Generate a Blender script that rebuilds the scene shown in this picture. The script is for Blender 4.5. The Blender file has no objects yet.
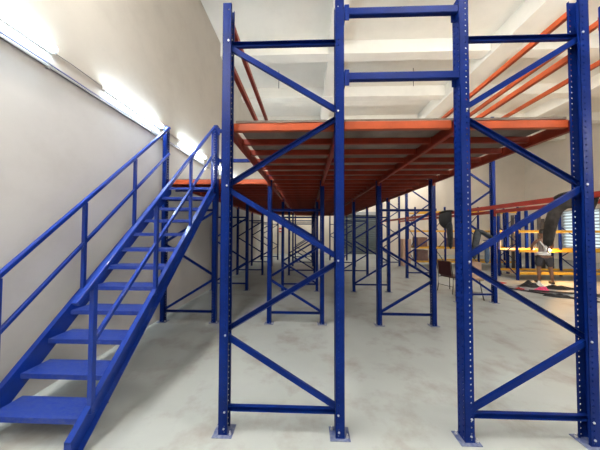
import bpy, math, random
from mathutils import Vector, Matrix
random.seed(4)
sc = bpy.context.scene
COL = sc.collection
PI = math.pi

# ------------------------------------------------------------------ materials
def mat(name, col, rough=.5, metal=0, spec=.5, var=0, vscale=8, col2=None, bump=0, bscale=60, emit=None, estr=0, coat=0, stretch=None):
    m = bpy.data.materials.new(name); m.use_nodes = True
    nt = m.node_tree; N = nt.nodes; L = nt.links
    b = N['Principled BSDF']
    b.inputs['Base Color'].default_value = (*col, 1)
    b.inputs['Roughness'].default_value = rough
    b.inputs['Metallic'].default_value = metal
    b.inputs['Specular IOR Level'].default_value = spec
    if coat: b.inputs['Coat Weight'].default_value = coat
    tc = N.new('ShaderNodeTexCoord')
    src = tc.outputs['Object']
    if stretch:
        mp = N.new('ShaderNodeMapping'); mp.inputs['Scale'].default_value = stretch
        L.new(src, mp.inputs['Vector']); src = mp.outputs['Vector']
    if col2 is not None or var:
        c2 = col2 if col2 is not None else tuple(c*(1-var) for c in col)
        nz = N.new('ShaderNodeTexNoise'); nz.inputs['Scale'].default_value = vscale
        nz.inputs['Detail'].default_value = 6; nz.inputs['Roughness'].default_value = .6
        L.new(src, nz.inputs['Vector'])
        r = N.new('ShaderNodeValToRGB')
        r.color_ramp.elements[0].position = .38; r.color_ramp.elements[1].position = .62
        r.color_ramp.elements[0].color = (*c2, 1); r.color_ramp.elements[1].color = (*col, 1)
        L.new(nz.outputs['Fac'], r.inputs['Fac']); L.new(r.outputs['Color'], b.inputs['Base Color'])
    if bump:
        n2 = N.new('ShaderNodeTexNoise'); n2.inputs['Scale'].default_value = bscale; n2.inputs['Detail'].default_value = 4
        L.new(src, n2.inputs['Vector'])
        bp = N.new('ShaderNodeBump'); bp.inputs['Strength'].default_value = bump; bp.inputs['Distance'].default_value = .01
        L.new(n2.outputs['Fac'], bp.inputs['Height']); L.new(bp.outputs['Normal'], b.inputs['Normal'])
    if emit:
        b.inputs['Emission Color'].default_value = (*emit, 1); b.inputs['Emission Strength'].default_value = estr
    return m

M = {}
M['blue'] = mat('blue_paint', (.0025, .016, .135), .32, spec=.09, var=.25, vscale=5)
M['stairblue'] = mat('blue_stair_paint', (.005, .032, .26), .28, spec=.28, var=.2, vscale=6, coat=.2)
M['tread'] = mat('blue_tread_paint', (.006, .028, .22), .40, spec=.25, col2=(.03, .05, .21), vscale=22, bump=.25, bscale=130, stretch=(1, 1.6, 1))
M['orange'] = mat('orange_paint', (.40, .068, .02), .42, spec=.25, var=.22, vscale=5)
M['red'] = mat('orange_paint_shaded', (.22, .024, .010), .45, spec=.25, var=.25, vscale=5)  # orange paint again, with the shade under the deck put into the colour
M['maroon'] = mat('oxide_red_paint', (.26, .026, .016), .45, spec=.25, var=.2, vscale=5)
M['yellow'] = mat('yellow_paint', (.60, .33, .02), .45, var=.15)
M['deck'] = mat('deck_board', (.20, .155, .125), .8, col2=(.11, .08, .065), vscale=2.5)
M['zinc'] = mat('zinc', (.55, .56, .58), .4, metal=.8)
M['plate'] = mat('base_plate_paint', (.06, .08, .20), .4, col2=(.16, .18, .26), vscale=30)
M['darkmetal'] = mat('dark_metal', (.03, .03, .035), .4)
M['tube'] = mat('lamp_tube', (1, 1, 1), .5, emit=(.74, .90, 1.0), estr=28)
M['added_tube'] = mat('added_tube_warm', (1, 1, 1), .5, emit=(1.0, .97, .91), estr=105)
M['white'] = mat('white_plastic', (.75, .75, .74), .45)
M['trunk'] = mat('grey_trunking', (.30, .30, .30), .5)
M['cable'] = mat('cable_blue', (.08, .10, .28), .5)
M['black'] = mat('black_cloth', (.012, .012, .014), .9, bump=.5, bscale=40)
M['grey_cloth'] = mat('grey_cloth', (.035, .04, .048), .9, col2=(.015, .018, .024), vscale=14, bump=.6, bscale=40)
M['denim'] = mat('denim', (.06, .10, .16), .9, col2=(.03, .05, .09), vscale=20, bump=.5, bscale=60)
M['khaki'] = mat('khaki_cloth', (.05, .04, .033), .9, col2=(.022, .018, .015), vscale=14, bump=.6, bscale=40)
M['pink'] = mat('pink_cloth', (.62, .06, .16), .85, bump=.5, bscale=30)
M['redcloth'] = mat('red_cloth', (.35, .03, .03), .85, bump=.5, bscale=30)
M['carton'] = mat('cardboard', (.42, .27, .19), .85, var=.12)
M['carton2'] = mat('cardboard_dark', (.14, .08, .07), .85, var=.2)
M['vinyl'] = mat('maroon_vinyl', (.06, .008, .012), .45)
M['skin'] = mat('skin', (.16, .075, .045), .5)
M['hair'] = mat('hair', (.01, .009, .008), .7)
M['shirt'] = mat('white_shirt', (.62, .62, .60), .85)
M['vest'] = mat('grey_vest', (.16, .13, .12), .85)
M['shorts'] = mat('dark_shorts', (.03, .03, .04), .85)
M['shoe'] = mat('shoe', (.02, .02, .02), .6)
M['arc'] = mat('welding_arc', (1, 1, 1), .5, emit=(.75, .9, 1), estr=900)
M['shutter'] = mat('shutter_slats', (.10, .125, .135), .5, var=.15, vscale=2)
M['frame'] = mat('window_frame', (.30, .31, .32), .5)
M['wood'] = mat('wood', (.30, .20, .11), .7, var=.2)
M['sign_red'] = mat('sign_red', (.55, .03, .02), .5)

def glassmat():
    m = bpy.data.materials.new('louvre_glass'); m.use_nodes = True
    b = m.node_tree.nodes['Principled BSDF']
    b.inputs['Base Color'].default_value = (.8, .9, .9, 1)
    b.inputs['Transmission Weight'].default_value = .85; b.inputs['Roughness'].default_value = .35
    return m
M['glass'] = glassmat()

def surface(name, base, dark, big=.35, small=3.0, rough=.85, spots=.5, bump=.1, streak=(1, 1, 1), spec=.3):
    """large cloudy stains plus fine blotches, in object space"""
    m = bpy.data.materials.new(name); m.use_nodes = True
    nt = m.node_tree; N = nt.nodes; L = nt.links; b = N['Principled BSDF']
    b.inputs['Roughness'].default_value = rough; b.inputs['Specular IOR Level'].default_value = spec
    tc = N.new('ShaderNodeTexCoord'); mp = N.new('ShaderNodeMapping'); mp.inputs['Scale'].default_value = streak
    L.new(tc.outputs['Object'], mp.inputs['Vector'])
    def noise(s, lo, hi, det=6):
        n = N.new('ShaderNodeTexNoise'); n.inputs['Scale'].default_value = s; n.inputs['Detail'].default_value = det; n.inputs['Roughness'].default_value = .62
        L.new(mp.outputs['Vector'], n.inputs['Vector'])
        mr = N.new('ShaderNodeMapRange'); mr.inputs['From Min'].default_value = lo; mr.inputs['From Max'].default_value = hi
        L.new(n.outputs['Fac'], mr.inputs['Value']); return mr.outputs['Result'], n
    a, _ = noise(big, .35, .65); c, n2 = noise(small, .5, .72)
    mx = N.new('ShaderNodeMix'); mx.data_type = 'RGBA'
    mx.inputs['A'].default_value = (*base, 1); mx.inputs['B'].default_value = (*[x*.86 for x in base], 1)
    L.new(a, mx.inputs['Factor'])
    m2 = N.new('ShaderNodeMix'); m2.data_type = 'RGBA'; m2.inputs['B'].default_value = (*dark, 1)
    ml = N.new('ShaderNodeMath'); ml.operation = 'MULTIPLY'; ml.inputs[1].default_value = spots
    L.new(c, ml.inputs[0]); L.new(ml.outputs[0], m2.inputs['Factor']); L.new(mx.outputs['Result'], m2.inputs['A'])
    L.new(m2.outputs['Result'], b.inputs['Base Color'])
    if bump:
        bp = N.new('ShaderNodeBump'); bp.inputs['Strength'].default_value = bump; bp.inputs['Distance'].default_value = .02
        L.new(n2.outputs['Fac'], bp.inputs['Height']); L.new(bp.outputs['Normal'], b.inputs['Normal'])
    return m
M['floor'] = surface('concrete_floor', (.35, .368, .355), (.17, .13, .10), .5, 1.8, .5, .58, .05, spec=.35)
M['wall'] = surface('wall_plaster', (.56, .55, .54), (.42, .40, .38), .4, 1.6, .9, .22, .03)
def two_tone(m, zs, upper):
    nt = m.node_tree; N = nt.nodes; L = nt.links; b = N['Principled BSDF']
    old = b.inputs['Base Color'].links[0].from_socket
    tc = N.new('ShaderNodeTexCoord'); sp = N.new('ShaderNodeSeparateXYZ'); L.new(tc.outputs['Object'], sp.inputs[0])
    mr = N.new('ShaderNodeMapRange'); mr.inputs['From Min'].default_value = zs-.01; mr.inputs['From Max'].default_value = zs+.01
    L.new(sp.outputs['Z'], mr.inputs['Value'])
    mx = N.new('ShaderNodeMix'); mx.data_type = 'RGBA'; mx.blend_type = 'MULTIPLY'; mx.inputs['B'].default_value = (*upper, 1)
    L.new(mr.outputs['Result'], mx.inputs['Factor']); L.new(old, mx.inputs['A']); L.new(mx.outputs['Result'], b.inputs['Base Color'])
two_tone(M['wall'], 3.57, (.80, .765, .70))
M['wallfar'] = surface('far_wall_plaster', (.66, .60, .52), (.5, .45, .4), .3, 1.2, .9, .2, 0)
M['ceil'] = surface('ceiling_concrete', (.88, .865, .81), (.74, .725, .68), .25, 1.0, .9, .3, 0)

# ------------------------------------------------------------------ mesh helpers
class MB:
    def __init__(s): s.v = []; s.f = []; s.smooth = []
    def add(s, vs, fs, sm=False):
        o = len(s.v); s.v += [tuple(v) for v in vs]; s.f += [tuple(i+o for i in f) for f in fs]; s.smooth += [sm]*len(fs); return s
    def box(s, x0, x1, y0, y1, z0, z1, bev=0):
        if bev:
            b = min(bev, (x1-x0)*.4, (y1-y0)*.4, (z1-z0)*.4)
            return s.bbox(x0, x1, y0, y1, z0, z1, b)
        v = [(x, y, z) for z in (z0, z1) for y in (y0, y1) for x in (x0, x1)]
        return s.add(v, [(0,2,3,1),(4,5,7,6),(0,1,5,4),(2,6,7,3),(0,4,6,2),(1,3,7,5)])
    def bbox(s, x0, x1, y0, y1, z0, z1, b):
        lo = (x0, y0, z0); hi = (x1, y1, z1); vs = []; idx = {}
        for i in range(8):
            c = [hi[k] if i >> k & 1 else lo[k] for k in range(3)]
            for ax in range(3):
                p = list(c)
                for k in range(3):
                    if k != ax: p[k] += -b if i >> k & 1 else b
                idx[(i, ax)] = len(vs); vs.append(p)
        fs = []
        for ax in range(3):
            o1, o2 = (ax+1) % 3, (ax+2) % 3
            for sd in (0, 1):
                c = [sd << ax, sd << ax | 1 << o1, sd << ax | 1 << o1 | 1 << o2, sd << ax | 1 << o2]
                f = [idx[(k, ax)] for k in c]; fs.append(f if sd else f[::-1])
            for a in (0, 1):
                for c_ in (0, 1):
                    i0 = a << o1 | c_ << o2; i1 = i0 | 1 << ax
                    f = [idx[(i0, o1)], idx[(i1, o1)], idx[(i1, o2)], idx[(i0, o2)]]
                    fs.append(f if (a == c_) else f[::-1])
        for i in range(8):
            f = [idx[(i, 0)], idx[(i, 1)], idx[(i, 2)]]
            fs.append(f if bin(i).count('1') % 2 else f[::-1])
        return s.add(vs, fs)
    def prism(s, poly, axis, a, b):
        """polygon in the two other axes extruded along axis from a to b"""
        n = len(poly)
        def P(p, t):
            return {'x': (t, p[0], p[1]), 'y': (p[0], t, p[1]), 'z': (p[0], p[1], t)}[axis]
        vs = [P(p, a) for p in poly]+[P(p, b) for p in poly]
        fs = [tuple(range(n)), tuple(range(2*n-1, n-1, -1))]+[(i, i+n, (i+1) % n+n, (i+1) % n) for i in range(n)]
        return s.add(vs, fs)
    def bar(s, p, q, w, h, up=(0, 0, 1), bev=0):
        p, q = Vector(p), Vector(q); d = (q-p); L = d.length; d.normalize(); up = Vector(up)
        if abs(d.dot(up)) > .99: up = Vector((0, 1, 0))
        r = d.cross(up).normalized(); u = r.cross(d)
        t = MB().box(0, L, -w/2, w/2, -h/2, h/2, bev)
        return s.add([p+d*v[0]+r*(-v[1])+u*v[2] for v in t.v], t.f)
    def channel(s, p, q, w, h, t=.004, up=(0, 0, 1), side=1):
        """C-channel bar: web of height h, flanges of width w on one side"""
        p, q = Vector(p), Vector(q); d = (q-p); L = d.length; d.normalize(); up = Vector(up)
        r = d.cross(up).normalized()*side; u = r.cross(d)*side
        prof = [(0, -h/2), (w, -h/2), (w, -h/2+t), (t, -h/2+t), (t, h/2-t), (w, h/2-t), (w, h/2), (0, h/2)]
        n = len(prof)
        vs = [p+r*a+u*b for a, b in prof]+[q+r*a+u*b for a, b in prof]
        fs = [(i, (i+1) % n, (i+1) % n+n, i+n) for i in range(n)]
        for k in (0, n):
            for f in ((0, 1, 2, 3), (0, 3, 4, 7), (4, 5, 6, 7)):
                g = tuple(i+k for i in f); fs.append(g if k else g[::-1])
        return s.add(vs, fs)
    def cyl(s, p, q, r, n=12, r2=None):
        p, q = Vector(p), Vector(q); r2 = r if r2 is None else r2; d = (q-p).normalized()
        a = d.cross(Vector((0, 0, 1)));
        if a.length < .01: a = Vector((1, 0, 0))
        a.normalize(); b = d.cross(a)
        vs = [p+(a*math.cos(2*PI*i/n)+b*math.sin(2*PI*i/n))*r for i in range(n)]+[q+(a*math.cos(2*PI*i/n)+b*math.sin(2*PI*i/n))*r2 for i in range(n)]
        s.add(vs, [(i, (i+1) % n, (i+1) % n+n, i+n) for i in range(n)], True)
        o = len(s.v)-2*n
        s.f += [tuple(o+i for i in range(n))[::-1], tuple(o+n+i for i in range(n))]; s.smooth += [False]*2
        return s
    def tube(s, pts, rad, n=10, flat=1.0, upv=(0, 0, 1), jit=0, cap=True):
        """rings along a path; rad list of radii or (a, b) pairs"""
        pts = [Vector(p) for p in pts]; k = len(pts)
        if not isinstance(rad, (list, tuple)): rad = [rad]*k
        rings = []; ref = Vector(upv)
        for i, p in enumerate(pts):
            d = (pts[min(i+1, k-1)]-pts[max(i-1, 0)]).normalized()
            a = d.cross(ref)
            if a.length < .05: a = d.cross(Vector((0, 1, 0)))
            a.normalize(); b = d.cross(a)
            r = rad[i]; ra, rb = r if isinstance(r, tuple) else (r, r*flat)
            rings.append([p+a*math.cos(2*PI*j/n)*ra*(1+random.uniform(-jit, jit))+b*math.sin(2*PI*j/n)*rb*(1+random.uniform(-jit, jit)) for j in range(n)])
        vs = [v for r in rings for v in r]
        fs = [(i*n+j, i*n+(j+1) % n, (i+1)*n+(j+1) % n, (i+1)*n+j) for i in range(k-1) for j in range(n)]
        if cap: fs += [tuple(range(n))[::-1], tuple((k-1)*n+j for j in range(n))]
        return s.add(vs, fs, True)
    def ball(s, c, r, n=12, m=8):
        rx, ry, rz = r if isinstance(r, tuple) else (r, r, r)
        vs = [(c[0], c[1], c[2]-rz)]
        for i in range(1, m):
            t = -PI/2+PI*i/m
            vs += [(c[0]+rx*math.cos(t)*math.cos(2*PI*j/n), c[1]+ry*math.cos(t)*math.sin(2*PI*j/n), c[2]+rz*math.sin(t)) for j in range(n)]
        vs.append((c[0], c[1], c[2]+rz)); T = len(vs)-1
        fs = [(0, 1+(j+1) % n, 1+j) for j in range(n)]
        for i in range(m-2):
            fs += [(1+i*n+j, 1+i*n+(j+1) % n, 1+(i+1)*n+(j+1) % n, 1+(i+1)*n+j) for j in range(n)]
        fs += [(1+(m-2)*n+j, 1+(m-2)*n+(j+1) % n, T) for j in range(n)]
        return s.add(vs, fs, True)
    def mesh(s, name, m):
        me = bpy.data.meshes.new(name); me.from_pydata(s.v, [], s.f)
        me.polygons.foreach_set('use_smooth', s.smooth); me.materials.append(m); me.update()
        return me
    def build(s, name, m, parent=None, loc=(0, 0, 0)):
        return link(name, s.mesh(name, m), parent, loc)
def link(name, me, parent=None, loc=(0, 0, 0), rot=(0, 0, 0)):
    o = bpy.data.objects.new(name, me); COL.objects.link(o); o.location = loc; o.rotation_euler = rot; o.parent = parent
    return o
def empty(name, label, cat, loc=(0, 0, 0), rz=0, group=None):
    o = bpy.data.objects.new(name, None); COL.objects.link(o); o.location = loc; o.rotation_euler.z = rz
    o.empty_display_size = .1
    return tag(o, label, cat, group)
def tag(o, label, cat, group=None, kind=None):
    o['label'] = label; o['category'] = cat
    if group: o['group'] = group
    if kind: o['kind'] = kind
    return o
def struct(o, label=None):
    o['kind'] = 'structure'
    if label: o['label'] = label
    return o
CACHE = {}
def cached(key, fn):
    if key not in CACHE: CACHE[key] = fn()
    return CACHE[key]
ORD = ['first', 'second', 'third', 'fourth', 'fifth', 'sixth', 'seventh', 'eighth', 'ninth', 'tenth', 'eleventh', 'twelfth', 'thirteenth',
       'fourteenth', 'fifteenth', 'sixteenth', 'seventeenth', 'eighteenth', 'nineteenth', 'twentieth']
def ordn(i):
    if i < 20: return ORD[i]
    t = {2: 'twenty', 3: 'thirty', 4: 'forty'}[(i+1)//10]; u = (i+1) % 10
    return (t+'-'+ORD[u-1]) if u else {2: 'twentieth', 3: 'thirtieth', 4: 'fortieth'}[(i+1)//10]

# ------------------------------------------------------------------ site dimensions (metres)
BAY = 2.359; Y0 = 2.033                      # centre line of the nearest row of frames
XA, XB, XC = -.721, 1.346, -2.777            # left post of each frame column, frames 1 m deep
WL, WR, WB, WF = -2.9, 16.1, 17.5, -7.0
CE = 7.97
# ------------------------------------------------------------------ room shell
struct(MB().box(WL-.3, WR+.3, WF-.3, WB+.3, -.2, 0).build('floor', M['floor']), 'pale grey concrete floor with brown stains')
struct(MB().box(WL-.3, WR+.3, WF-.3, WB+.3, CE, CE+.2).build('ceiling', M['ceil']))
struct(MB().box(WL-.25, WL, WF-.3, WB+.3, 0, CE).build('wall_left', M['wall']))
# back wall with the shutter opening, right wall with the louvred window opening
b = MB(); b.box(WL, 2.75, WB, WB+.25, 0, CE); b.box(5.45, WR, WB, WB+.25, 0, CE); b.box(2.75, 5.45, WB, WB+.25, 3.1, CE)
struct(b.build('wall_back', M['wallfar']))
b = MB(); b.box(WR, WR+.25, WF, 11.2, 0, CE); b.box(WR, WR+.25, 15.1, WB, 0, CE); b.box(WR, WR+.25, 11.2, 15.1, 0, .75); b.box(WR, WR+.25, 11.2, 15.1, 3.05, CE)
struct(b.build('wall_right', M['wallfar']))
struct(MB().box(WL, WR, WF-.25, WF, 0, CE).build('wall_front', M['wallfar']))
# ceiling beams
n = 1
for y in (-4.9, -2.4, .05, 2.5, 4.97, 7.4, 9.83, 12.3, 14.75):
    struct(MB().box(WL, WR, y, y+.36, CE-.43, CE).build('trim_%d' % n, M['ceil']), 'concrete cross beam under the ceiling'); n += 1
for x0, x1, dz in ((.67, 1.07, .41), (5.85, 6.5, .56), (11.4, 12.0, .5)):
    struct(MB().box(x0, x1, WF, WB, CE-dz, CE).build('trim_%d' % n, M['ceil']), 'concrete long beam under the ceiling'); n += 1
# roller shutter
d = struct(MB().box(2.75, 5.45, WB+.1, WB+.13, 0, 3.1).build('door_1', M['darkmetal']), 'grey roller shutter door in the back wall')
b = MB()
for i in range(19):
    z = i*.163; b.prism([(WB+.1, z), (WB+.05, z+.03), (WB+.05, z+.12), (WB+.1, z+.155)], 'x', 2.78, 5.42)
b.build('slat_curtain', M['shutter'], d)
b = MB(); b.box(2.68, 2.78, WB-.03, WB+.1, 0, 3.1); b.box(5.42, 5.52, WB-.03, WB+.1, 0, 3.1); b.box(2.68, 5.52, WB-.06, WB+.1, 2.95, 3.2); b.build('shutter_frame', M['frame'], d)
# louvred window on the right wall
w = MB(); ya, yb, za, zb = 11.2, 15.1, .75, 3.05
w.box(WR-.03, WR+.12, ya, yb, za, za+.06); w.box(WR-.03, WR+.12, ya, yb, zb-.06, zb)
for k in range(5): yy = ya+k*(yb-ya-.06)/4; w.box(WR-.03, WR+.12, yy, yy+.06, za, zb)
w = struct(w.build('window_1', M['frame']), 'large louvred window with glass slats')
b = MB()
for i in range(12):
    z = za+.12+i*.185
    b.add([(WR+.02, ya+.06, z), (WR+.02, yb-.06, z), (WR+.1, yb-.06, z+.15), (WR+.1, ya+.06, z+.15)], [(0, 1, 2, 3)])
lv = b.build('louvre_blade', M['glass'], w); md = lv.modifiers.new('s', 'SOLIDIFY'); md.thickness = .006
b = MB()
for i in range(12):
    z = za+.12+i*.185; b.box(WR-.01, WR+.02, ya+.05, yb-.05, z-.035, z+.03)
b.build('louvre_rail', M['frame'], w)

# ------------------------------------------------------------------ rack parts
PW, PD = .077, .094     # upright: flange width along x, web width along y
def panel(b, A, U, H, cols, ncell, pitch, hr, Hend):
    """flat sheet from A, width vector U, height up, holes at column positions cols (fraction), octagonal holes"""
    A = Vector(A); U = Vector(U); W = U.length; u = U.normalized(); Z = Vector((0, 0, 1))
    edges = [0]+[(cols[i]+cols[i+1])/2 for i in range(len(cols)-1)]+[1]
    for ci, c in enumerate(cols):
        s0, s1 = edges[ci]*W, edges[ci+1]*W; sc_ = c*W
        for k in range(ncell):
            z0 = k*pitch; z1 = z0+pitch; zc = z0+pitch/2
            out = [(s0, z0), (sc_, z0), (s1, z0), (s1, zc), (s1, z1), (sc_, z1), (s0, z1), (s0, zc)]
            hx, hz = hr
            inn = [(-.7*hx, -.7*hz), (0, -hz), (.7*hx, -.7*hz), (hx, 0), (.7*hx, .7*hz), (0, hz), (-.7*hx, .7*hz), (-hx, 0)]
            vs = [A+u*p[0]+Z*p[1] for p in out]+[A+u*(sc_+p[0])+Z*(zc+p[1]) for p in inn]
            b.add(vs, [(i, (i+1) % 8, (i+1) % 8+8, i+8) for i in range(8)])
        if Hend > ncell*pitch+1e-6:
            z0 = ncell*pitch
            b.add([A+u*s0+Z*z0, A+u*s1+Z*z0, A+u*s1+Z*Hend, A+u*s0+Z*Hend], [(0, 1, 2, 3)])
def upright_mesh(H):
    b = MB(); n = int(H/.05)
    x0, x1, y = -PW/2, PW/2, PD/2
    panel(b, (x0, y, 0), (0, -PD, 0), H, [.24, .76], n, .05, (.006, .011), H)         # perforated web
    panel(b, (x0, -y, 0), (PW, 0, 0), H, [.68], n, .05, (.0065, .0075), H)            # near flange
    panel(b, (x1, y, 0), (-PW, 0, 0), H, [.32], n, .05, (.0065, .0075), H)            # far flange
    for sgn in (-1, 1):
        f = [(x1, sgn*y, 0), (x1, sgn*(y-.018), 0), (x1, sgn*(y-.018), H), (x1, sgn*y, H)]
        b.add(f, [(0, 1, 2, 3) if sgn < 0 else (3, 2, 1, 0)])
        # stiffening crease set in from the web edge
    return b.mesh('upright', M['blue'])
def add_solid(o, t=.0028):
    m = o.modifiers.new('sheet', 'SOLIDIFY'); m.thickness = t; m.offset = -1
    return o
PITCH = .649
def frame(label, x, y, H, kind, top, levels, depth=1.0, bolts=False, blank=False, rz=0, group=None, cat='rack frame', name='rack_frame'):
    """upright frame standing across the run: two perforated uprights, base plates, horizontal and diagonal braces"""
    t = empty(name, label, cat, (x, y, 0), rz, group)
    me = cached(('up', H), lambda: upright_mesh(H))
    for s in (0, 1):
        o = link('upright', me, t, (s*depth, 0, .006), (0, 0, PI*s)); add_solid(o)
        bp = cached('plate', lambda: MB().box(-.085, .085, -.075, .068, 0, .008, .002).mesh('base_plate', M['plate']))
        p = link('base_plate', bp, t, (s*depth, 0, 0), (0, 0, PI*s))
        bm_ = cached('abolt', lambda: MB().cyl((0, 0, 0), (0, 0, .012), .011, 6).cyl((0, 0, .012), (0, 0, .03), .006, 8).mesh('anchor_bolt', M['zinc']))
        for sx, sy in ((.062, -.04), (-.062, .035)): link('anchor_bolt', bm_, p, (sx, sy, .008))
    xi0, xi1 = -.005, depth+.005
    def hb(): return MB().channel((xi0, 0, 0), (xi1, 0, 0), .03, .046, .003, side=1).mesh('horizontal_brace', M['blue'])
    hm = cached(('hb', depth), hb)
    for z in (.2, top): link('horizontal_brace', hm, t, (0, .022, z))
    def db(sgn, fl):
        a, c = (xi0+.01, xi1-.01) if sgn > 0 else (xi1-.01, xi0+.01)
        return MB().channel((a, 0, .022), (c, 0, PITCH-.022), .028, .046, .003, side=-sgn*fl).mesh('diagonal_brace', M['blue'])
    k = 0; z = .2
    while z+PITCH < levels+.05:
        sgn = 1 if ((k % 2 == 0) == (kind == 'B')) else -1
        fl = 1 if k % 2 == 0 else -1; link('diagonal_brace', cached(('db', depth, sgn, fl), lambda: db(sgn, fl)), t, (0, -.010 if fl > 0 else .042, z)); z += PITCH; k += 1
    if bolts:
        bb = cached('nbolt', lambda: MB().cyl((0, 0, 0), (0, -.006, 0), .009, 6).mesh('brace_bolt', M['zinc']))
        z = .2; k = 0
        while z < levels+.1:
            left = ((k % 2 == 0) == (kind == 'B'))
            link('brace_bolt', bb, t, (.015 if left else depth-.015, -PD/2-.0005, z)); z += PITCH; k += 1
        for zz, xx in ((.2, .015 if kind == 'A' else depth-.015), (.06, .01), (.06, depth-.01)):
            link('brace_bolt', bb, t, (xx, -PD/2-.0005, zz))
    return t
TALL, SHORT = 3.785, 2.70
H5 = .2+5*PITCH
rows = ['nearest row', 'second row', 'third row', 'fourth row', 'fifth row', 'farthest row']
cols = {'A': 'middle line of frames', 'B': 'right-hand line of frames', 'C': 'line beside the left wall'}
frame('tall blue perforated rack frame, left of the two nearest to the viewer', XA, Y0, TALL, 'A', H5, H5, bolts=True, group='blue rack frames')
frame('tall blue perforated rack frame, right of the two nearest to the viewer', XB, Y0, TALL, 'B', H5, H5, bolts=True, group='blue rack frames')
H3 = .2+3*PITCH
for k in range(1, 6):
    for c, X, kd in (('C', XC, 'B'), ('A', XA, 'A'), ('B', XB, 'B')):
        if c == 'C' and k == 1:
            frame('blue rack frame whose tall posts flank the top of the stairs', X, Y0+BAY, TALL, 'B', H3, H3, group='blue rack frames'); continue
        frame('short blue rack frame, %s, %s' % (rows[k], cols[c]), X, Y0+k*BAY, SHORT, kd, H3, H3, group='blue rack frames')

# beams ------------------------------------------------------------------
def beam(label, p, length, axis, h, m, w=.05, group=None, name='platform_beam', conn=True, step=False, ch=.17):
    """box beam with hooked end connectors; p = centre of the start, top at p.z"""
    t = empty(name, label, 'beam', p, 0 if axis == 'x' else PI/2, group)
    def bd():
        b = MB()
        if step: b.prism([(-w/2, -h), (w/2, -h), (w/2, -.022), (w/2-.018, -.022), (w/2-.018, 0), (-w/2, 0)], 'x', .004, length-.004)
        else: b.box(.004, length-.004, -w/2, w/2, -h, 0, .005)
        return b.mesh('beam_body', m)
    link('beam_body', cached(('bb', round(length, 3), h, m.name, w, step), bd), t)
    if conn:
        cm = cached(('cn', m.name, w, ch), lambda: MB().box(0, .005, -w/2-.004, w/2+.004, -ch+.02, .02).box(0, .04, -w/2-.005, -w/2, -ch+.02, .02).mesh('end_connector', m))
        link('end_connector', cm, t, (0, 0, 0)); link('end_connector', cm, t, (length, 0, 0), (0, 0, PI))
    return t
ZT = 2.750       # underside of the deck boards / top of the beams
L = BAY-PD-.004
bayname = ['nearest bay', 'second bay', 'third bay', 'fourth bay', 'farthest bay']
for cname, X, off, r in (('left edge of the main platform', XA, -.008, 0), ('left inner line of the main platform', XA+1, .008, 0), ('right inner line of the main platform', XB, -.008, 0),
                  ('right edge of the main platform', XB+1, .008, 0), ('stair landing side by the wall', XC, -.008, 1), ('stair landing right-hand side', XC+1, .008, 1)):
    for k in range(r, 5):
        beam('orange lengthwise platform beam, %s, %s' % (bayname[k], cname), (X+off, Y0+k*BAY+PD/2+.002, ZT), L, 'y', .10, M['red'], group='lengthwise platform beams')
# front edge beams
for lab, xa, xb, y in (('left part of the front edge', XA+.03, XA+.97, Y0+.05), ('middle part of the front edge', XA+1.05, XB-.05, Y0), ('right part of the front edge', XB+.03, XB+.97, Y0+.05)):
    beam('bright orange edge beam, %s' % lab, (xa, y+.03 if 'middle' not in lab else y+.07, ZT), xb-xa, 'x', .074, M['orange'], w=.045, group='front edge beams', conn=False, name='edge_beam')
beam('orange edge beam at the top of the stairs', (XC+.05, Y0+BAY+.055, ZT), .90, 'x', .09, M['orange'], w=.045, conn=False, name='edge_beam', group='front edge beams')
beam('orange edge beam between the stair landing and the main platform', (XC+1.05, Y0+BAY+.055, ZT), XA-XC-1-.10, 'x', .09, M['orange'], w=.045, conn=False, name='edge_beam', group='front edge beams')
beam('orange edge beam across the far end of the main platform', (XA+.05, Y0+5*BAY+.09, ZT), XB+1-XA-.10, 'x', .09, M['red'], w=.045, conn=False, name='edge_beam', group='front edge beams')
# purlins
def purlin(label, xa, xb, y, group):
    t = empty('deck_purlin', label, 'purlin', (xa, y, ZT), 0, group)
    ln = xb-xa
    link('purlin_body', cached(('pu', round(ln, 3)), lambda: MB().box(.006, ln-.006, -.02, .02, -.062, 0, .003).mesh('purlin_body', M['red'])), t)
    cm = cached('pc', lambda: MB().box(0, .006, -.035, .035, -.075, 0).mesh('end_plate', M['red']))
    link('end_plate', cm, t, (0, 0, 0)); link('end_plate', cm, t, (ln, 0, 0), (0, 0, PI))
segs = [('left strip of the main platform', XA+.017, XA+.983, 0), ('middle strip of the main platform', XA+1.0329, XB-.0329, 0), ('right strip of the main platform', XB+.017, XB+.983, 0),
        ('stair landing strip', XC+.017, XC+.983, 1), ('strip between landing and main platform', XC+1.0329, XA-.0329, 1)]
for nm, xa, xb, r in segs:
    i = 0; y = Y0+r*BAY+.45
    while y < Y0+5*BAY-.05:
        # keep clear of the upright zone
        purlin('orange cross purlin, %s from the front in the %s' % (ordn(i), nm), xa, xb, y, 'cross purlins under the deck')
        i += 1; y += BAY/7
# deck boards
for k in range(5):
    ya, yb = Y0+k*BAY+(.053 if k == 0 else 0), Y0+(k+1)*BAY-.006+(.1 if k == 4 else 0)
    tag(MB().box(XA+.055, XB+.945, ya, yb, ZT, ZT+.02).build('deck_board', M['deck']), 'grey-brown deck board over the %s of the main platform' % bayname[k], 'deck board', 'deck boards')
for k in range(1, 5):
    ya, yb = Y0+k*BAY+(.053 if k == 1 else 0), Y0+(k+1)*BAY-.006
    tag(MB().box(XC+.055, XA-.05, ya, yb, ZT, ZT+.02).build('deck_board', M['deck']), 'grey-brown deck board over the %s of the landing beside the wall' % bayname[k], 'deck board', 'deck boards')
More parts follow.
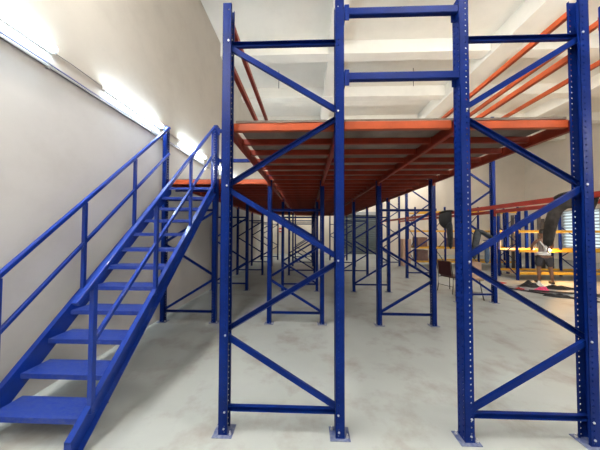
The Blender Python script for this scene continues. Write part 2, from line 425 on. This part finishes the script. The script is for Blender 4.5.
# guard rails above the deck
for lab, z in (('upper', 3.716), ('lower', 3.136)):
    beam('%s blue guard beam between the two nearest tall frames' % lab, (XA+1.0415, Y0-.028, z), XB-XA-1-.083, 'x', .066, M['blue'], w=.045, name='guard_rail', ch=.14, group='guard rails')
for lab, z in (('upper', 3.716), ('lower', 3.136)):
    beam('%s blue guard beam beyond the stair head, above the landing' % lab, (XC+1.0415, Y0+BAY-.02, z), XA-XC-1-.083, 'x', .066, M['blue'], w=.045, name='guard_rail', ch=.14, group='guard rails')
for k in range(0, 1):
    for lab, z in (('upper', 3.745), ('lower', 3.345)):
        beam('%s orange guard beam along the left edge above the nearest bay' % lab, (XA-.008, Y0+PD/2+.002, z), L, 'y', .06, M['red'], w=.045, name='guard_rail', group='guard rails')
for k in range(0, 2):
    for lab, z in (('upper', 3.745), ('lower', 3.345)):
        beam('%s orange guard beam along the right edge above the %s' % (lab, bayname[k]), (XB+1.008, Y0+k*BAY+PD/2+.002, z), L, 'y', .06, M['orange'], w=.04, name='guard_rail', group='guard rails')
# guard posts standing on the frames of the second row
gp = cached('gp', lambda: MB().box(-.03, .03, -.03, .03, 0, TALL-SHORT-.01, .004).mesh('post', M['blue']))
for lab, X, k in (('left edge', XA, 1), ('right edge', XB+1, 1), ('right edge', XB+1, 2)):
    t = empty('guard_post', 'short blue guard post on the platform, %s, %s' % (rows[k], lab), 'post', (X, Y0+k*BAY, SHORT+.007), 0, 'guard posts')
    link('post', gp, t); MB().box(-.045, .045, -.05, .05, 0, .008).build('foot_plate', M['blue'], t)

# ------------------------------------------------------------------ staircase
SX0, SX1 = -2.62, -1.80
def zt(y): return .955*(y-1.709)+.19
def zr(y): return .99*(y-1.734)+1.195
st = empty('staircase', 'blue steel open-tread staircase with handrails climbing along the left wall to the platform', 'staircase', ((SX0+SX1)/2, 1.7, 0))
def lp(v): return (v[0]-(SX0+SX1)/2, v[1]-1.7, v[2])
def sbuild(b, name, m, parent=st):
    b.v = [lp(v) for v in b.v]; return b.build(name, m, parent)
YA, YE = 1.69, 4.325; DV = .235
def yb_of(z): return (z-.19)/.955+1.709
for sx, inner in ((SX0, 1), (SX1, -1)):
    b = MB(); web = .006; fl = .05
    ybot = yb_of(DV)
    poly = [(YA, 0), (YA, zt(YA)), (YE, zt(YE)), (YE, zt(YE)-DV), (ybot, 0)]
    x = sx
    b.prism(poly, 'x', x-web/2, x+web/2)
    out = -inner
    a, c = sorted((x, x+out*fl)); 
    b.prism([(YA, zt(YA)-.008), (YE, zt(YE)-.008), (YE, zt(YE)), (YA, zt(YA))], 'x', a, c)
    b.prism([(ybot, 0), (YE, zt(YE)-DV), (YE, zt(YE)-DV+.008), (ybot-.008, 0)], 'x', a, c)
    b.prism([(YA, 0), (YA+.008, 0), (YA+.008, zt(YA)), (YA, zt(YA))], 'x', a, c)
    sbuild(b, 'stringer', M['stairblue'])
TR = []
for k in range(12):
    y, z = 1.835+.2175*k, .228+.2123*k
    b = MB(); x0, x1 = SX0+.003, SX1-.003
    b.box(x0, x1, y, y+.24, z-.006, z, .002); b.box(x0, x1, y, y+.006, z-.045, z-.003); b.box(x0, x1, y+.234, y+.24, z-.045, z-.003)
    sbuild(b, 'tread', M['tread'])
RH = 1.03; MH = .50
for sx, side in ((SX0, -1), (SX1, 1)):
    xr = sx+side*.026
    ye = 4.285; ys = 1.72 if side > 0 else 1.45
    sbuild(MB().bar((xr, ys, zr(ys)), (xr, ye, zr(ye)), .042, .042, bev=.005), 'top_rail', M['stairblue'])
    ys2 = 1.87
    sbuild(MB().bar((xr, ys2, zr(ys2)-MH), (xr, ye, zr(ye)-MH), .036, .036, bev=.004), 'mid_rail', M['stairblue'])
    for yy in (1.87, 2.65, 3.43, 4.21) if side > 0 else (1.895, 2.65, 3.43):
        b = MB(); b.box(xr-.02, xr+.02, yy-.02, yy+.02, zt(yy)-.09, zr(yy)-.02, .003)
        sbuild(b, 'baluster', M['stairblue'])
# bracket where the left handrail meets the wall-side post
b = MB(); b.bar((SX0-.03, 4.27, zr(4.27)), (XC+.05, 4.285, zr(4.27)+.01), .03, .04); sbuild(b, 'rail_bracket', M['stairblue'])

# ------------------------------------------------------------------ wall lamps and trunking
t = empty('cable_trunking', 'long thin grey cable trunking with a blue cable on the left wall', 'trunking', (WL+.002, 0, 3.575))
MB().box(0, .028, WF+.5, WB-.2, -.018, .010, .003).build('trunking_body', M['trunk'], t)
pts = [(.012, WF+.6+i*.5, .030+.008*math.sin(i*1.9)) for i in range(46)]
MB().tube(pts, .007, 6).build('cable', M['cable'], t)
for i in range(12): MB().box(0, .032, -4.4+i*1.7, -4.38+i*1.7, -.032, .024).build('clip', M['trunk'], t)
TY = [1.20+1.9*i for i in range(-3, 8)]
tn = {3: 'nearest in view', 4: 'second in view, above the stairs', 5: 'third in view, behind the stair head'}
for i, y in enumerate(TY):
    t = empty('wall_lamp', 'glowing white tube lamp on the left wall, %s' % tn.get(i, ('%s beyond the stair head' % ordn(i-5)) if i > 5 else ('%s behind the viewer' % ordn(2-i))), 'lamp', (WL, y, 3.77), 0, 'tube lamps on the left wall')
    link('housing', cached('lh', lambda: MB().box(0, .035, 0, 1.26, -.035, .035, .006).mesh('housing', M['white'])), t)
    link('end_cap', cached('le', lambda: MB().box(.03, .085, 0, .03, -.03, .03, .006).mesh('end_cap', M['white'])), t)
    link('end_cap', CACHE['le'], t, (0, 1.23, 0))
    link('tube', cached('lt', lambda: MB().cyl((.065, .03, 0), (.068, 1.23, 0), .034, 14).mesh('tube', M['tube'])), t)
    if i < len(TY)-1:
        link('supply_wire', cached('lw', lambda: MB().tube([(.012, 1.26, 0), (.012, 1.45, .012), (.012, 1.65, .01), (.012, 1.9, 0)], .006, 6).mesh('supply_wire', M['trunk'])), t)
# added unseen tube lamps for fill; left three placed from the stair shadow
for i, (x, y, z) in enumerate(((-2.4, -2.6, 5.9), (-2.4, -.3, 5.9), (-2.4, 1.5, 5.9), (2.5, -2.0, 6.6), (5.2, 2.0, 5.7), (2.0, 1.2, 5.7), (6.8, -3.2, 3.7), (6.8, -.6, 3.7), (6.8, 1.5, 3.7), (-.6, 15.6, 6.0), (3.4, 15.6, 6.0), (7.6, 15.6, 6.0))):
    t = empty('added_lamp', 'added out-of-view tube lamp under the ceiling, %s in its row' % ordn(i), 'lamp', (x, y, z), PI/2 if i < 3 else 0, 'added hanging tube lamps')
    MB().box(-.9, .9, -.05, .05, .06, .09, .006).build('housing', M['white'], t)
    MB().cyl((-.88, 0, .02), (.88, 0, .02), .06 if i < 3 else .033, 12).build('tube', M['added_tube'], t)
    for sx in (-.7, .7): MB().cyl((sx, 0, .09), (sx, 0, CE-z), .005, 6).build('hanger', M['zinc'], t)
# two thin rods hanging from the ceiling
for lab, u in (('left', -1.12), ('right', 4.02)):
    tag(MB().cyl((0, 0, 0), (0, 0, .70), .012, 6).build('hanging_rod', M['darkmetal'], None, (u, 8.75, CE-.70)), 'thin dark rod hanging from the ceiling, %s of two' % lab, 'rod', 'hanging rods')

# ------------------------------------------------------------------ storage rack to the right (taller frames, dark red beams)
EX, ED = 3.73, .87
EY = [2.93, 5.85, 8.77, 11.69]
EN = ['at the right edge of view', 'behind the chair and hung clothes', 'behind the boxes', 'farthest along']
for k, y in enumerate(EY):
    frame('tall slim blue frame of the right-hand storage rack, %s' % EN[k], EX, y, 4.6, 'A', .2+6*PITCH, .2+6*PITCH, depth=ED, group='storage rack frames')
for k in range(3):
    ln = EY[k+1]-EY[k]-PD-.004
    for lab, X in (('left', EX-.008), ('right', EX+ED+.008)):
        for zl, z in (('high', 4.46), ('low', 2.272)):
            beam('%s oxide red rack beam, %s side, %s bay of the right-hand storage rack' % (zl, lab, ['nearest', 'middle', 'farthest'][k]), (X, EY[k]+PD/2+.002, z), ln, 'y', .078,
                 M['orange'] if zl == 'high' else M['maroon'], group='storage rack beams', name='rack_beam')

# ------------------------------------------------------------------ yellow-beamed shelving at the back right
def ypost(H): return MB().box(-.035, .035, -.035, .035, 0, H, .006).mesh('post', M['blue'])
def shelving(tag_, x0, widths, y, D, levels, H, deckz):
    xs = [x0]
    for w_ in widths: xs.append(xs[-1]+w_)
    for i, x in enumerate(xs):
        t = empty('post_frame', 'blue end frame of the yellow %s, %s from the left' % (tag_, ordn(i)), 'rack frame', (x, y, 0), 0, 'yellow shelving frames')
        for yy in (0, D): link('post', cached(('yp', H), lambda: ypost(H)), t, (0, yy, .006)); link('foot', cached('yf', lambda: MB().box(-.06, .06, -.06, .06, 0, .006).mesh('foot', M['plate'])), t, (0, yy, 0))
        b = MB(); z = .15; k = 0
        while z+.6 < H:
            a, c = (0, D) if k % 2 == 0 else (D, 0); b.bar((0, a, z), (0, c, z+.6), .02, .03); z += .6; k += 1
        b.build('brace', M['blue'], t)
    for i, w_ in enumerate(widths):
        for lv, z in enumerate(levels):
            for side, yy in (('front', y-.02), ('rear', y+D+.02)):
                t = empty('shelf_beam', 'yellow %s shelf beam, %s level up, %s bay of the %s' % (side, ordn(lv), ordn(i), tag_), 'beam', (xs[i]+.04, yy, z), 0, 'yellow shelf beams')
                ln = w_-.08
                link('beam_body', cached(('yb', round(ln, 3)), lambda: MB().box(0, ln, -.02, .02, -.09, 0, .004).mesh('beam_body', M['yellow'])), t)
                link('end_connector', cached('yc', lambda: MB().box(0, .006, -.03, .03, -.13, .02).mesh('end_connector', M['yellow'])), t)
        for z in deckz:
            tag(MB().box(xs[i]+.05, xs[i+1]-.05, y+.005, y+D-.005, z-.085, z-.06).build('shelf_board', M['wood']), 'wooden shelf board, %s bay of the %s, %.1f metres up' % (ordn(i), tag_, z), 'shelf', 'shelf boards')
shelving('near shelving behind the worker', 7.55, [2.35, 2.3], 8.55, .8, [.30, 1.10, 1.80], 2.35, [.30, 1.10])
shelving('far shelving by the back', 5.35, [1.45, 1.6, 1.9], 11.6, .8, [.30, .98, 1.80, 2.75], 2.95, [.30, .98])
# loose uprights standing behind the shelving
for i, (x, y, H, m_) in enumerate(((8.35, 9.9, 2.55, 'blue'), (8.75, 10.1, 2.45, 'darkmetal'), (9.2, 10.3, 2.7, 'blue'), (9.75, 10.3, 2.5, 'blue'), (10.1, 10.2, 2.3, 'darkmetal'), (10.45, 10.2, 2.6, 'blue'), (7.9, 9.75, 2.6, 'darkmetal'), (8.95, 9.7, 2.6, 'blue'), (9.5, 9.75, 2.55, 'darkmetal'), (8.2, 10.5, 2.6, 'blue'))):
    t = empty('spare_upright', '%s spare upright standing loose behind the yellow shelving, %s from the left' % ('dark' if m_ == 'darkmetal' else 'blue', ['third', 'fourth', 'sixth', 'eighth', 'ninth', 'tenth', 'first', 'fifth', 'seventh', 'second'][i]), 'post', (x, y, 0), 0, 'spare uprights')
    MB().box(-.045, .045, -.04, .04, .006, H, .006).build('post', M[m_], t); MB().box(-.07, .07, -.07, .07, 0, .006).build('foot', M['plate'], t)
# boxes
def carton(label, x, y, z, w, d, h, m, rz=0, group='cartons'):
    t = empty('carton', label, 'box', (x, y, z), rz, group)
    MB().box(-w/2, w/2, -d/2, d/2, 0, h, .006).build('body', m, t)
    MB().box(-w/2, w/2, -.025, .025, h-.0005, h+.0015).build('tape', M['wood'], t)
    b = MB(); b.box(-w/2-.001, w/2+.001, -d/2-.003, -.004, h-.002, h+.002); b.box(-w/2-.001, w/2+.001, .004, d/2+.003, h-.002, h+.002); b.build('flap', m, t)
carton('tan cardboard carton standing on the floor left of the far shelving', 4.98, 12.0, 0, .42, .5, .72, M['carton'], 0)
carton('tan cardboard carton stacked on the one left of the far shelving', 4.99, 12.0, .723, .42, .5, .62, M['carton'], .06)
carton('dark brown carton on the middle shelf at the left end of the far shelving', 5.75, 11.98, .92, .5, .5, .52, M['carton2'], .05)
carton('dark brown carton on the lowest shelf at the left end of the far shelving', 5.78, 11.98, .24, .52, .5, .56, M['carton2'], -.05)
carton('wide dark carton on the far shelving behind the chair', 7.6, 11.95, .92, 1.0, .5, .5, M['carton2'], 0)
# trestle stand with a carton
t = empty('trestle_stand', 'small dark metal trestle stand with splayed legs holding a tan carton', 'stand', (4.25, 6.22, 0))
MB().box(-.24, .24, -.2, .2, .50, .53, .004).build('top', M['wood'], t)
for sx in (-1, 1):
    for sy in (-1, 1):
        MB().tube([(sx*.16, sy*.15, .50), (sx*.19, sy*.17, .25), (sx*.23, sy*.2, .0)], .011, 8).build('leg', M['darkmetal'], t)
for sy in (-.17, .17): MB().bar((-.2, sy, .2), (.2, sy, .2), .012, .012).build('cross_bar', M['darkmetal'], t)
carton('tan carton standing on the small trestle stand', 4.25, 6.25, .53, .44, .36, .42, M['carton'], .1)

# ------------------------------------------------------------------ chair
ch = empty('stacking_chair', 'maroon padded chair with dark metal legs on the concrete floor, facing right', 'chair', (4.16, 6.85, 0), .35)
MB().box(-.17, .24, -.21, .21, .43, .48, .02).build('seat', M['vinyl'], ch)
b = MB(); bk = MB().box(-.2, .2, -.02, .02, -.21, .21, .018)
b.add([(-.235+v[1]-.14*(v[2]), v[0], .70+v[2]) for v in bk.v], bk.f).build('backrest', M['vinyl'], ch)
for sy in (-1, 1):
    MB().tube([(-.27, sy*.225, .90), (-.22, sy*.225, .60), (-.19, sy*.225, .44), (-.20, sy*.23, .2), (-.24, sy*.235, 0)], .011, 8).build('leg', M['darkmetal'], ch)
    MB().tube([(-.19, sy*.225, .42), (.2, sy*.225, .42), (.24, sy*.23, .38), (.25, sy*.235, 0)], .011, 8).build('leg', M['darkmetal'], ch)
MB().bar((-.2, -.22, .2), (-.2, .22, .2), .012, .012).build('stretcher', M['darkmetal'], ch)

# ------------------------------------------------------------------ hung clothes
def soft(o, lv=1):
    s = o.modifiers.new('sub', 'SUBSURF'); s.levels = lv; s.render_levels = lv
    return o
X = EX-.008
t = empty('cloth_bundle', 'black cloth bundle hung over the low red beam above the chair', 'clothing', (X, 6.24, 2.25))
b = MB(); b.tube([(-.02, -.30, .015), (-.03, -.1, .035), (-.02, .15, .035), (-.01, .36, .02)], [(.05, .03), (.07, .035), (.07, .035), (.04, .02)], 10, jit=.15)
soft(b.build('fold', M['black'], t))
b = MB(); b.tube([(-.05, .0, .02), (-.07, .0, -.10), (-.075, -.04, -.24), (-.07, -.07, -.34), (-.06, -.06, -.44)], [(.30, .035), (.31, .06), (.28, .07), (.22, .06), (.10, .03)], 16, upv=(1, 0, 0), jit=.12)
soft(b.build('body', M['black'], t))
b = MB(); b.tube([(-.07, -.18, -.2), (-.08, -.24, -.5), (-.08, -.26, -.98)], [(.13, .05), (.12, .045), (.10, .03)], 12, upv=(1, 0, 0), jit=.12)
soft(b.build('sleeve', M['grey_cloth'], t))
t = empty('hung_trousers', 'grey-brown work trousers draped over the low red beam near the right post', 'clothing', (X, 3.42, 2.27))
b = MB(); b.tube([(.03, -.34, -.04), (.0, -.22, .01), (-.02, -.1, .03), (-.03, .02, .02), (-.05, .12, -.04)], [(.05, .03), (.07, .035), (.075, .03), (.075, .03), (.065, .03)], 10, jit=.15)
soft(b.build('waist_part', M['khaki'], t))
b = MB(); b.tube([(-.05, -.36, -.16), (-.065, -.2, -.12), (-.07, -.04, -.11), (-.075, .07, -.18), (-.08, .13, -.34), (-.08, .17, -.54), (-.075, .20, -.76)], [(.06, .04), (.075, .045), (.085, .045), (.10, .05), (.09, .05), (.085, .045), (.08, .035)], 12, upv=(1, 0, 0), jit=.1)
soft(b.build('trouser_leg', M['khaki'], t))
b = MB(); b.tube([(.05, -.30, -.02), (.06, -.22, -.14), (.07, -.18, -.30)], [(.07, .04), (.07, .04), (.06, .035)], 12, upv=(1, 0, 0), jit=.1)
soft(b.build('trouser_leg', M['khaki'], t))
t = empty('hung_jacket', 'grey jacket hung by its collar on a brace of the storage frame', 'clothing', (EX+.42, 5.76, 1.72))
b = MB(); b.tube([(.04, 0, .1), (0, -.02, .0), (-.06, -.03, -.2), (-.09, -.03, -.42), (-.10, -.02, -.66)], [(.05, .03), (.11, .045), (.09, .055), (.07, .05), (.045, .035)], 14, upv=(0, 1, 0), jit=.16)
soft(b.build('body', M['grey_cloth'], t))
b = MB(); b.tube([(.0, -.02, .06), (.14, -.04, .0), (.28, -.04, -.12), (.42, -.03, -.13)], [(.07, .05), (.09, .05), (.07, .04), (.05, .035)], 10, jit=.14)
soft(b.build('sleeve', M['grey_cloth'], t))
t = empty('hung_jeans', 'blue jeans hanging beside the grey jacket in the storage frame', 'clothing', (EX+.62, 5.76, 1.50))
b = MB(); b.tube([(0, 0, .02), (0, -.02, -.1), (.01, -.03, -.3), (0, -.02, -.54)], [(.05, .03), (.06, .04), (.055, .04), (.06, .035)], 12, upv=(0, 1, 0), jit=.1)
soft(b.build('trouser_leg', M['denim'], t))
b = MB(); b.tube([(-.05, .01, .03), (.05, .01, .03)], .012, 6); b.build('waistband', M['denim'], t)

# ------------------------------------------------------------------ things lying on the floor
def pile(label, name, x, y, w, d, h, m, seed, rz=0, cat='clothing'):
    random.seed(seed); nx, ny = 14, 12; vs = []; fs = []
    ph = [random.uniform(0, 6.3) for _ in range(8)]
    for j in range(ny+1):
        for i in range(nx+1):
            a, c = i/nx*2-1, j/ny*2-1
            r = min(1, math.hypot(a, c)); e = max(0, 1-r**2.4)
            wr = 1+.18*math.sin(3*math.atan2(c, a)+ph[0])+.1*math.sin(5*math.atan2(c, a)+ph[1])
            hh = e*(.55+.25*math.sin(5*a+ph[2]+2*c)+.2*math.sin(6*c+ph[3]-3*a))
            sq = math.hypot(a, c)/max(abs(a), abs(c)) if (a or c) else 1.0
            vs.append((a/sq*wr*w/2, c/sq*wr*d/2, .004+max(0, hh)*h))
    fs = [(j*(nx+1)+i, j*(nx+1)+i+1, (j+1)*(nx+1)+i+1, (j+1)*(nx+1)+i) for j in range(ny) for i in range(nx)]
    o = MB().add(vs, fs, True).build(name, m, None, (x, y, 0)); o.rotation_euler.z = rz
    s = o.modifiers.new('s', 'SOLIDIFY'); s.thickness = .008; s.offset = 1; soft(o)
    return tag(o, label, cat, 'clothes on the floor')
pile('bright pink cloth bundle on the floor near the worker', 'floor_cloth', 6.92, 7.05, .42, .34, .16, M['pink'], 1)
pile('black bag-like cloth heap at the feet of the worker', 'floor_cloth', 7.1, 7.65, .7, .4, .20, M['black'], 2, .3)
pile('long black garment spread on the floor right of the pink cloth', 'floor_cloth', 7.75, 7.35, 1.0, .35, .12, M['black'], 3, -.2)
pile('dark red cloth on the floor left of the pink cloth', 'floor_cloth', 6.4, 7.2, .3, .2, .07, M['redcloth'], 4, .2)
pile('small black cloth on the floor nearest to the right post', 'floor_cloth', 6.75, 6.45, .55, .25, .10, M['black'], 5, -.3)
pile('pale crumpled sheet on the floor between the black heaps', 'floor_cloth', 7.5, 7.72, .22, .22, .18, M['shirt'], 6)
pile('flat red and white rag on the floor left of the shelving', 'floor_cloth', 6.55, 8.05, .35, .2, .04, M['redcloth'], 7, .1)
pile('pile of dark rags on the floor behind the right post', 'floor_cloth', 7.6, 6.45, .5, .3, .10, M['grey_cloth'], 8, .1)
for i, (p, q, lab) in enumerate((((5.9, 7.6), (7.6, 5.5), 'left'), ((6.3, 7.55), (8.2, 5.7), 'right'), ((6.4, 6.9), (8.4, 6.3), 'crossing'))):
    dx, dy = q[0]-p[0], q[1]-p[1]; ln = math.hypot(dx, dy)
    o = MB().channel((0, 0, .02), (ln, 0, .02), .04, .04, .003).build('steel_bar', M['darkmetal'] if i != 1 else M['zinc'], None, (p[0], p[1], 0)); o.rotation_euler.z = math.atan2(dy, dx)
    if i == 2: o.location.z = .041
    tag(o, {'left': 'dark steel bar lying on the floor, left of the laid out bars', 'right': 'bare grey steel bar lying on the floor', 'crossing': 'dark steel bar lying across the other bars'}[lab], 'bar', 'bars on the floor')
# small red box on far wall
t = empty('wall_box', 'small red and white box mounted on the back wall', 'box', (-2.0, WB, 1.65))
MB().box(-.15, .15, -.12, 0, 0, .32, .01).build('body', M['sign_red'], t); MB().box(-.12, .12, -.126, -.118, .09, .2).build('panel', M['white'], t)

# ------------------------------------------------------------------ the worker
def skin_obj(name, joints, edges, m, parent, lv=2):
    me = bpy.data.meshes.new(name); me.from_pydata([j[:3] for j in joints], edges, []); me.materials.append(m)
    o = link(name, me, parent)
    o.modifiers.new('skin', 'SKIN'); me.skin_vertices.new() if not me.skin_vertices else None
    for i, j in enumerate(joints):
        r = j[3]; me.skin_vertices[0].data[i].radius = r if isinstance(r, tuple) else (r, r)
        me.skin_vertices[0].data[i].use_root = (i == 0)
    s = o.modifiers.new('sub', 'SUBSURF'); s.levels = lv; s.render_levels = lv
    for p in me.polygons: p.use_smooth = True
    return o
PX, PY = 8.03, 8.1
wk = empty('person', 'person in grey and white top and dark shorts, welding beside the yellow shelving', 'person', (PX, PY, 0), math.radians(-25))
# local: faces +y ... turned toward +x side; +x is the worker's right-hand side of the picture
J = [(0, 0, .98, (.145, .105)), (0, .01, 1.12, (.125, .09)), (0, .03, 1.30, (.15, .105)), (0, .04, 1.45, (.13, .085)), (0, .05, 1.53, (.058, .058)), (0, .075, 1.60, (.05, .052)),
     (-.10, 0, .90, .095), (-.12, .0, .70, .078), (-.13, .02, .50, .056), (-.135, -.01, .32, .054), (-.14, -.03, .10, .036), (-.145, .02, .045, .036), (-.15, .14, .035, .028),
     (.10, 0, .90, .095), (.13, -.02, .70, .078), (.15, -.02, .50, .056), (.165, -.05, .32, .054), (.175, -.08, .10, .036), (.18, -.03, .045, .036), (.20, .09, .035, .028),
     (-.17, .05, 1.43, .058), (-.25, .10, 1.26, .045), (-.24, .20, 1.12, .038), (-.12, .34, 1.14, .032), (-.03, .42, 1.17, .026),
     (.17, .05, 1.43, .058), (.27, .13, 1.28, .045), (.28, .24, 1.16, .038), (.22, .38, 1.19, .032), (.17, .47, 1.20, .026)]
Ed = [(0,1),(1,2),(2,3),(3,4),(4,5),(0,6),(6,7),(7,8),(8,9),(9,10),(10,11),(11,12),(0,13),(13,14),(14,15),(15,16),(16,17),(17,18),(18,19),
      (3,20),(20,21),(21,22),(22,23),(23,24),(3,25),(25,26),(26,27),(27,28),(28,29)]
skin_obj('body', J, Ed, M['skin'], wk)
hd = MB(); hd.ball((0, .09, 1.71), (.077, .095, .115), 18, 14)
hd.tube([(0, .178, 1.735), (0, .196, 1.705), (0, .185, 1.69)], [.008, .014, .012], 8)
for sx in (-1, 1): hd.ball((sx*.078, .085, 1.70), (.012, .02, .03), 8, 6)
hd.tube([(0, .04, 1.56), (0, .06, 1.66)], .052, 12)
hd.build('head', M['skin'], wk)
e = MB()
for sx in (-1, 1): e.ball((sx*.03, .170, 1.725), .011, 8, 6)
e.build('eye', M['white'], wk); MB().ball((0, .178, 1.66), (.022, .006, .006), 8, 6).build('mouth', M['redcloth'], wk)
hr_ = MB(); hr_.ball((0, .075, 1.745), (.086, .098, .10), 18, 12); hr_.build('hair', M['hair'], wk)
sh = [(0, 0, 1.00, (.150, .112)), (0, .01, 1.14, (.142, .106)), (0, .03, 1.30, (.162, .118)), (0, .04, 1.43, (.142, .098)), (-.13, .045, 1.45, .066), (.13, .045, 1.45, .066)]
skin_obj('vest', sh, [(0,1),(1,2),(2,3),(3,4),(3,5)], M['vest'], wk)
b = MB(); b.tube([(0, -.0, .955), (0, 0, 1.0), (0, .01, 1.05)], [(.172, .128), (.178, .134), (.168, .126)], 16, upv=(0, 1, 0)); b.build('shirt_hem', M['shirt'], wk)
b = MB(); b.tube([(-.11, .135, 1.42), (-.03, .168, 1.26), (0, .16, 1.12)], [(.035, .02), (.035, .02), (.03, .02)], 8); b.tube([(.11, .135, 1.42), (.03, .168, 1.26), (0, .16, 1.12)], [(.035, .02), (.035, .02), (.03, .02)], 8)
b.tube([(-.11, -.07, 1.42), (-.03, -.1, 1.26), (0, -.1, 1.06)], [(.04, .02), (.04, .02), (.05, .02)], 8); b.tube([(.11, -.07, 1.42), (.03, -.1, 1.26), (0, -.1, 1.06)], [(.04, .02), (.04, .02), (.05, .02)], 8)
b.build('shirt_strap', M['shirt'], wk)
so = [(0, 0, .96, (.158, .120)), (-.09, 0, .86, .118), (-.125, .0, .70, .108), (-.135, .01, .54, .102), (.09, 0, .86, .118), (.135, -.02, .70, .108), (.155, -.02, .54, .102)]
skin_obj('shorts', so, [(0,1),(1,2),(2,3),(0,4),(4,5),(5,6)], M['shorts'], wk)
for (fx, fy) in ((-.148, .06), (.192, .01)):
    b = MB(); b.tube([(fx, fy-.11, .045), (fx, fy-.05, .05), (fx, fy+.06, .042), (fx, fy+.14, .032), (fx, fy+.165, .028)], [(.035, .035), (.042, .045), (.045, .038), (.04, .028), (.02, .018)], 12); b.build('shoe', M['shoe'], wk)
# hands with five fingers, closed round the torch and the beam end
for hx, hy, hz, sgn in ((-.01, .445, 1.18, 1), (.155, .50, 1.205, -1)):
    b = MB(); b.tube([(hx-.03*sgn, hy-.04, hz-.01), (hx, hy, hz), (hx+.02*sgn, hy+.035, hz+.005)], [(.024, .018), (.040, .018), (.036, .014)], 10)
    for k in range(4):
        ox = (k-1.5)*.019; ln = (.9, 1.05, 1.0, .8)[k]
        bx_, by_, bz_ = hx+.02*sgn+ox, hy+.035, hz+.005
        b.tube([(bx_, by_, bz_), (bx_, by_+.028*ln, bz_-.004), (bx_, by_+.04*ln, bz_-.026), (bx_, by_+.024*ln, bz_-.042)], [.0095, .009, .0085, .0075], 7)
    b.tube([(hx+.025*sgn, hy-.015, hz-.005), (hx+.045*sgn, hy+.015, hz-.02), (hx+.04*sgn, hy+.04, hz-.035)], [.012, .011, .009], 7)
    b.build('hand', M['skin'], wk)
# torch held by the worker, and its arc
tc_ = Matrix.Rotation(math.radians(-25), 4, 'Z')
def wl(p): v = tc_ @ Vector(p); return (v.x+PX, v.y+PY, v.z)
P0, P1, P2 = wl((.12, .44, 1.15)), wl((.24, .60, 1.16)), wl((.36, .64, 1.10))
t = empty('welding_torch', 'dark welding torch with glowing tip in the hands of the worker', 'tool', P0)
b = MB(); b.tube([(0, 0, 0), tuple(P1[i]-P0[i] for i in range(3)), tuple(P2[i]-P0[i] for i in range(3))], [.016, .013, .009], 10); b.build('torch_body', M['darkmetal'], t)
MB().ball(tuple(P2[i]-P0[i]+(.02, 0, -.01)[i] for i in range(3)), .035, 12, 8).build('arc_tip', M['arc'], t)

# ------------------------------------------------------------------ lights
def area(loc, size, e, col, rot=(0, 0, 0), sy=None):
    l = bpy.data.lights.new('area', 'AREA'); l.energy = e; l.color = col; l.size = size
    if sy: l.shape = 'RECTANGLE'; l.size_y = sy
    o = bpy.data.objects.new('lamp_light', l); COL.objects.link(o); o.location = loc; o.rotation_euler = rot; return o
l = bpy.data.lights.new('weld', 'POINT'); l.energy = 150; l.color = (1, .50, .12); l.shadow_soft_size = .08
o = bpy.data.objects.new('weld_light', l); COL.objects.link(o); o.location = (P2[0], P2[1]-.02, P2[2]+.06)
# daylight through the louvred window
w_ = bpy.data.worlds.new('sky'); sc.world = w_; w_.use_nodes = True
bg = w_.node_tree.nodes['Background']; bg.inputs['Color'].default_value = (.86, .93, 1, 1); bg.inputs['Strength'].default_value = .9

# ------------------------------------------------------------------ camera
f, yaw, pitch, roll, h = 230.0, .0322, .0253, .0031, 1.7523
r0 = Vector((math.cos(yaw), math.sin(yaw), 0)); F = Vector((-math.sin(yaw)*math.cos(pitch), math.cos(yaw)*math.cos(pitch), math.sin(pitch)))
u0 = r0.cross(F); R = r0*math.cos(roll)+u0*math.sin(roll); U = -r0*math.sin(roll)+u0*math.cos(roll)
cd = bpy.data.cameras.new('camera'); cam = bpy.data.objects.new('camera', cd); COL.objects.link(cam)
cd.sensor_fit = 'HORIZONTAL'; cd.sensor_width = 36; cd.lens = 36*f/600; cd.clip_start = .05; cd.clip_end = 200
mw = Matrix((R, U, -F)).transposed().to_4x4(); mw.translation = Vector((0, 0, h)); cam.matrix_world = mw
sc.camera = cam
vs_ = sc.view_settings; vs_.view_transform = 'Standard'; vs_.look = 'None'; vs_.gamma = 1; vs_.exposure = 1.08; vs_.use_curve_mapping = False
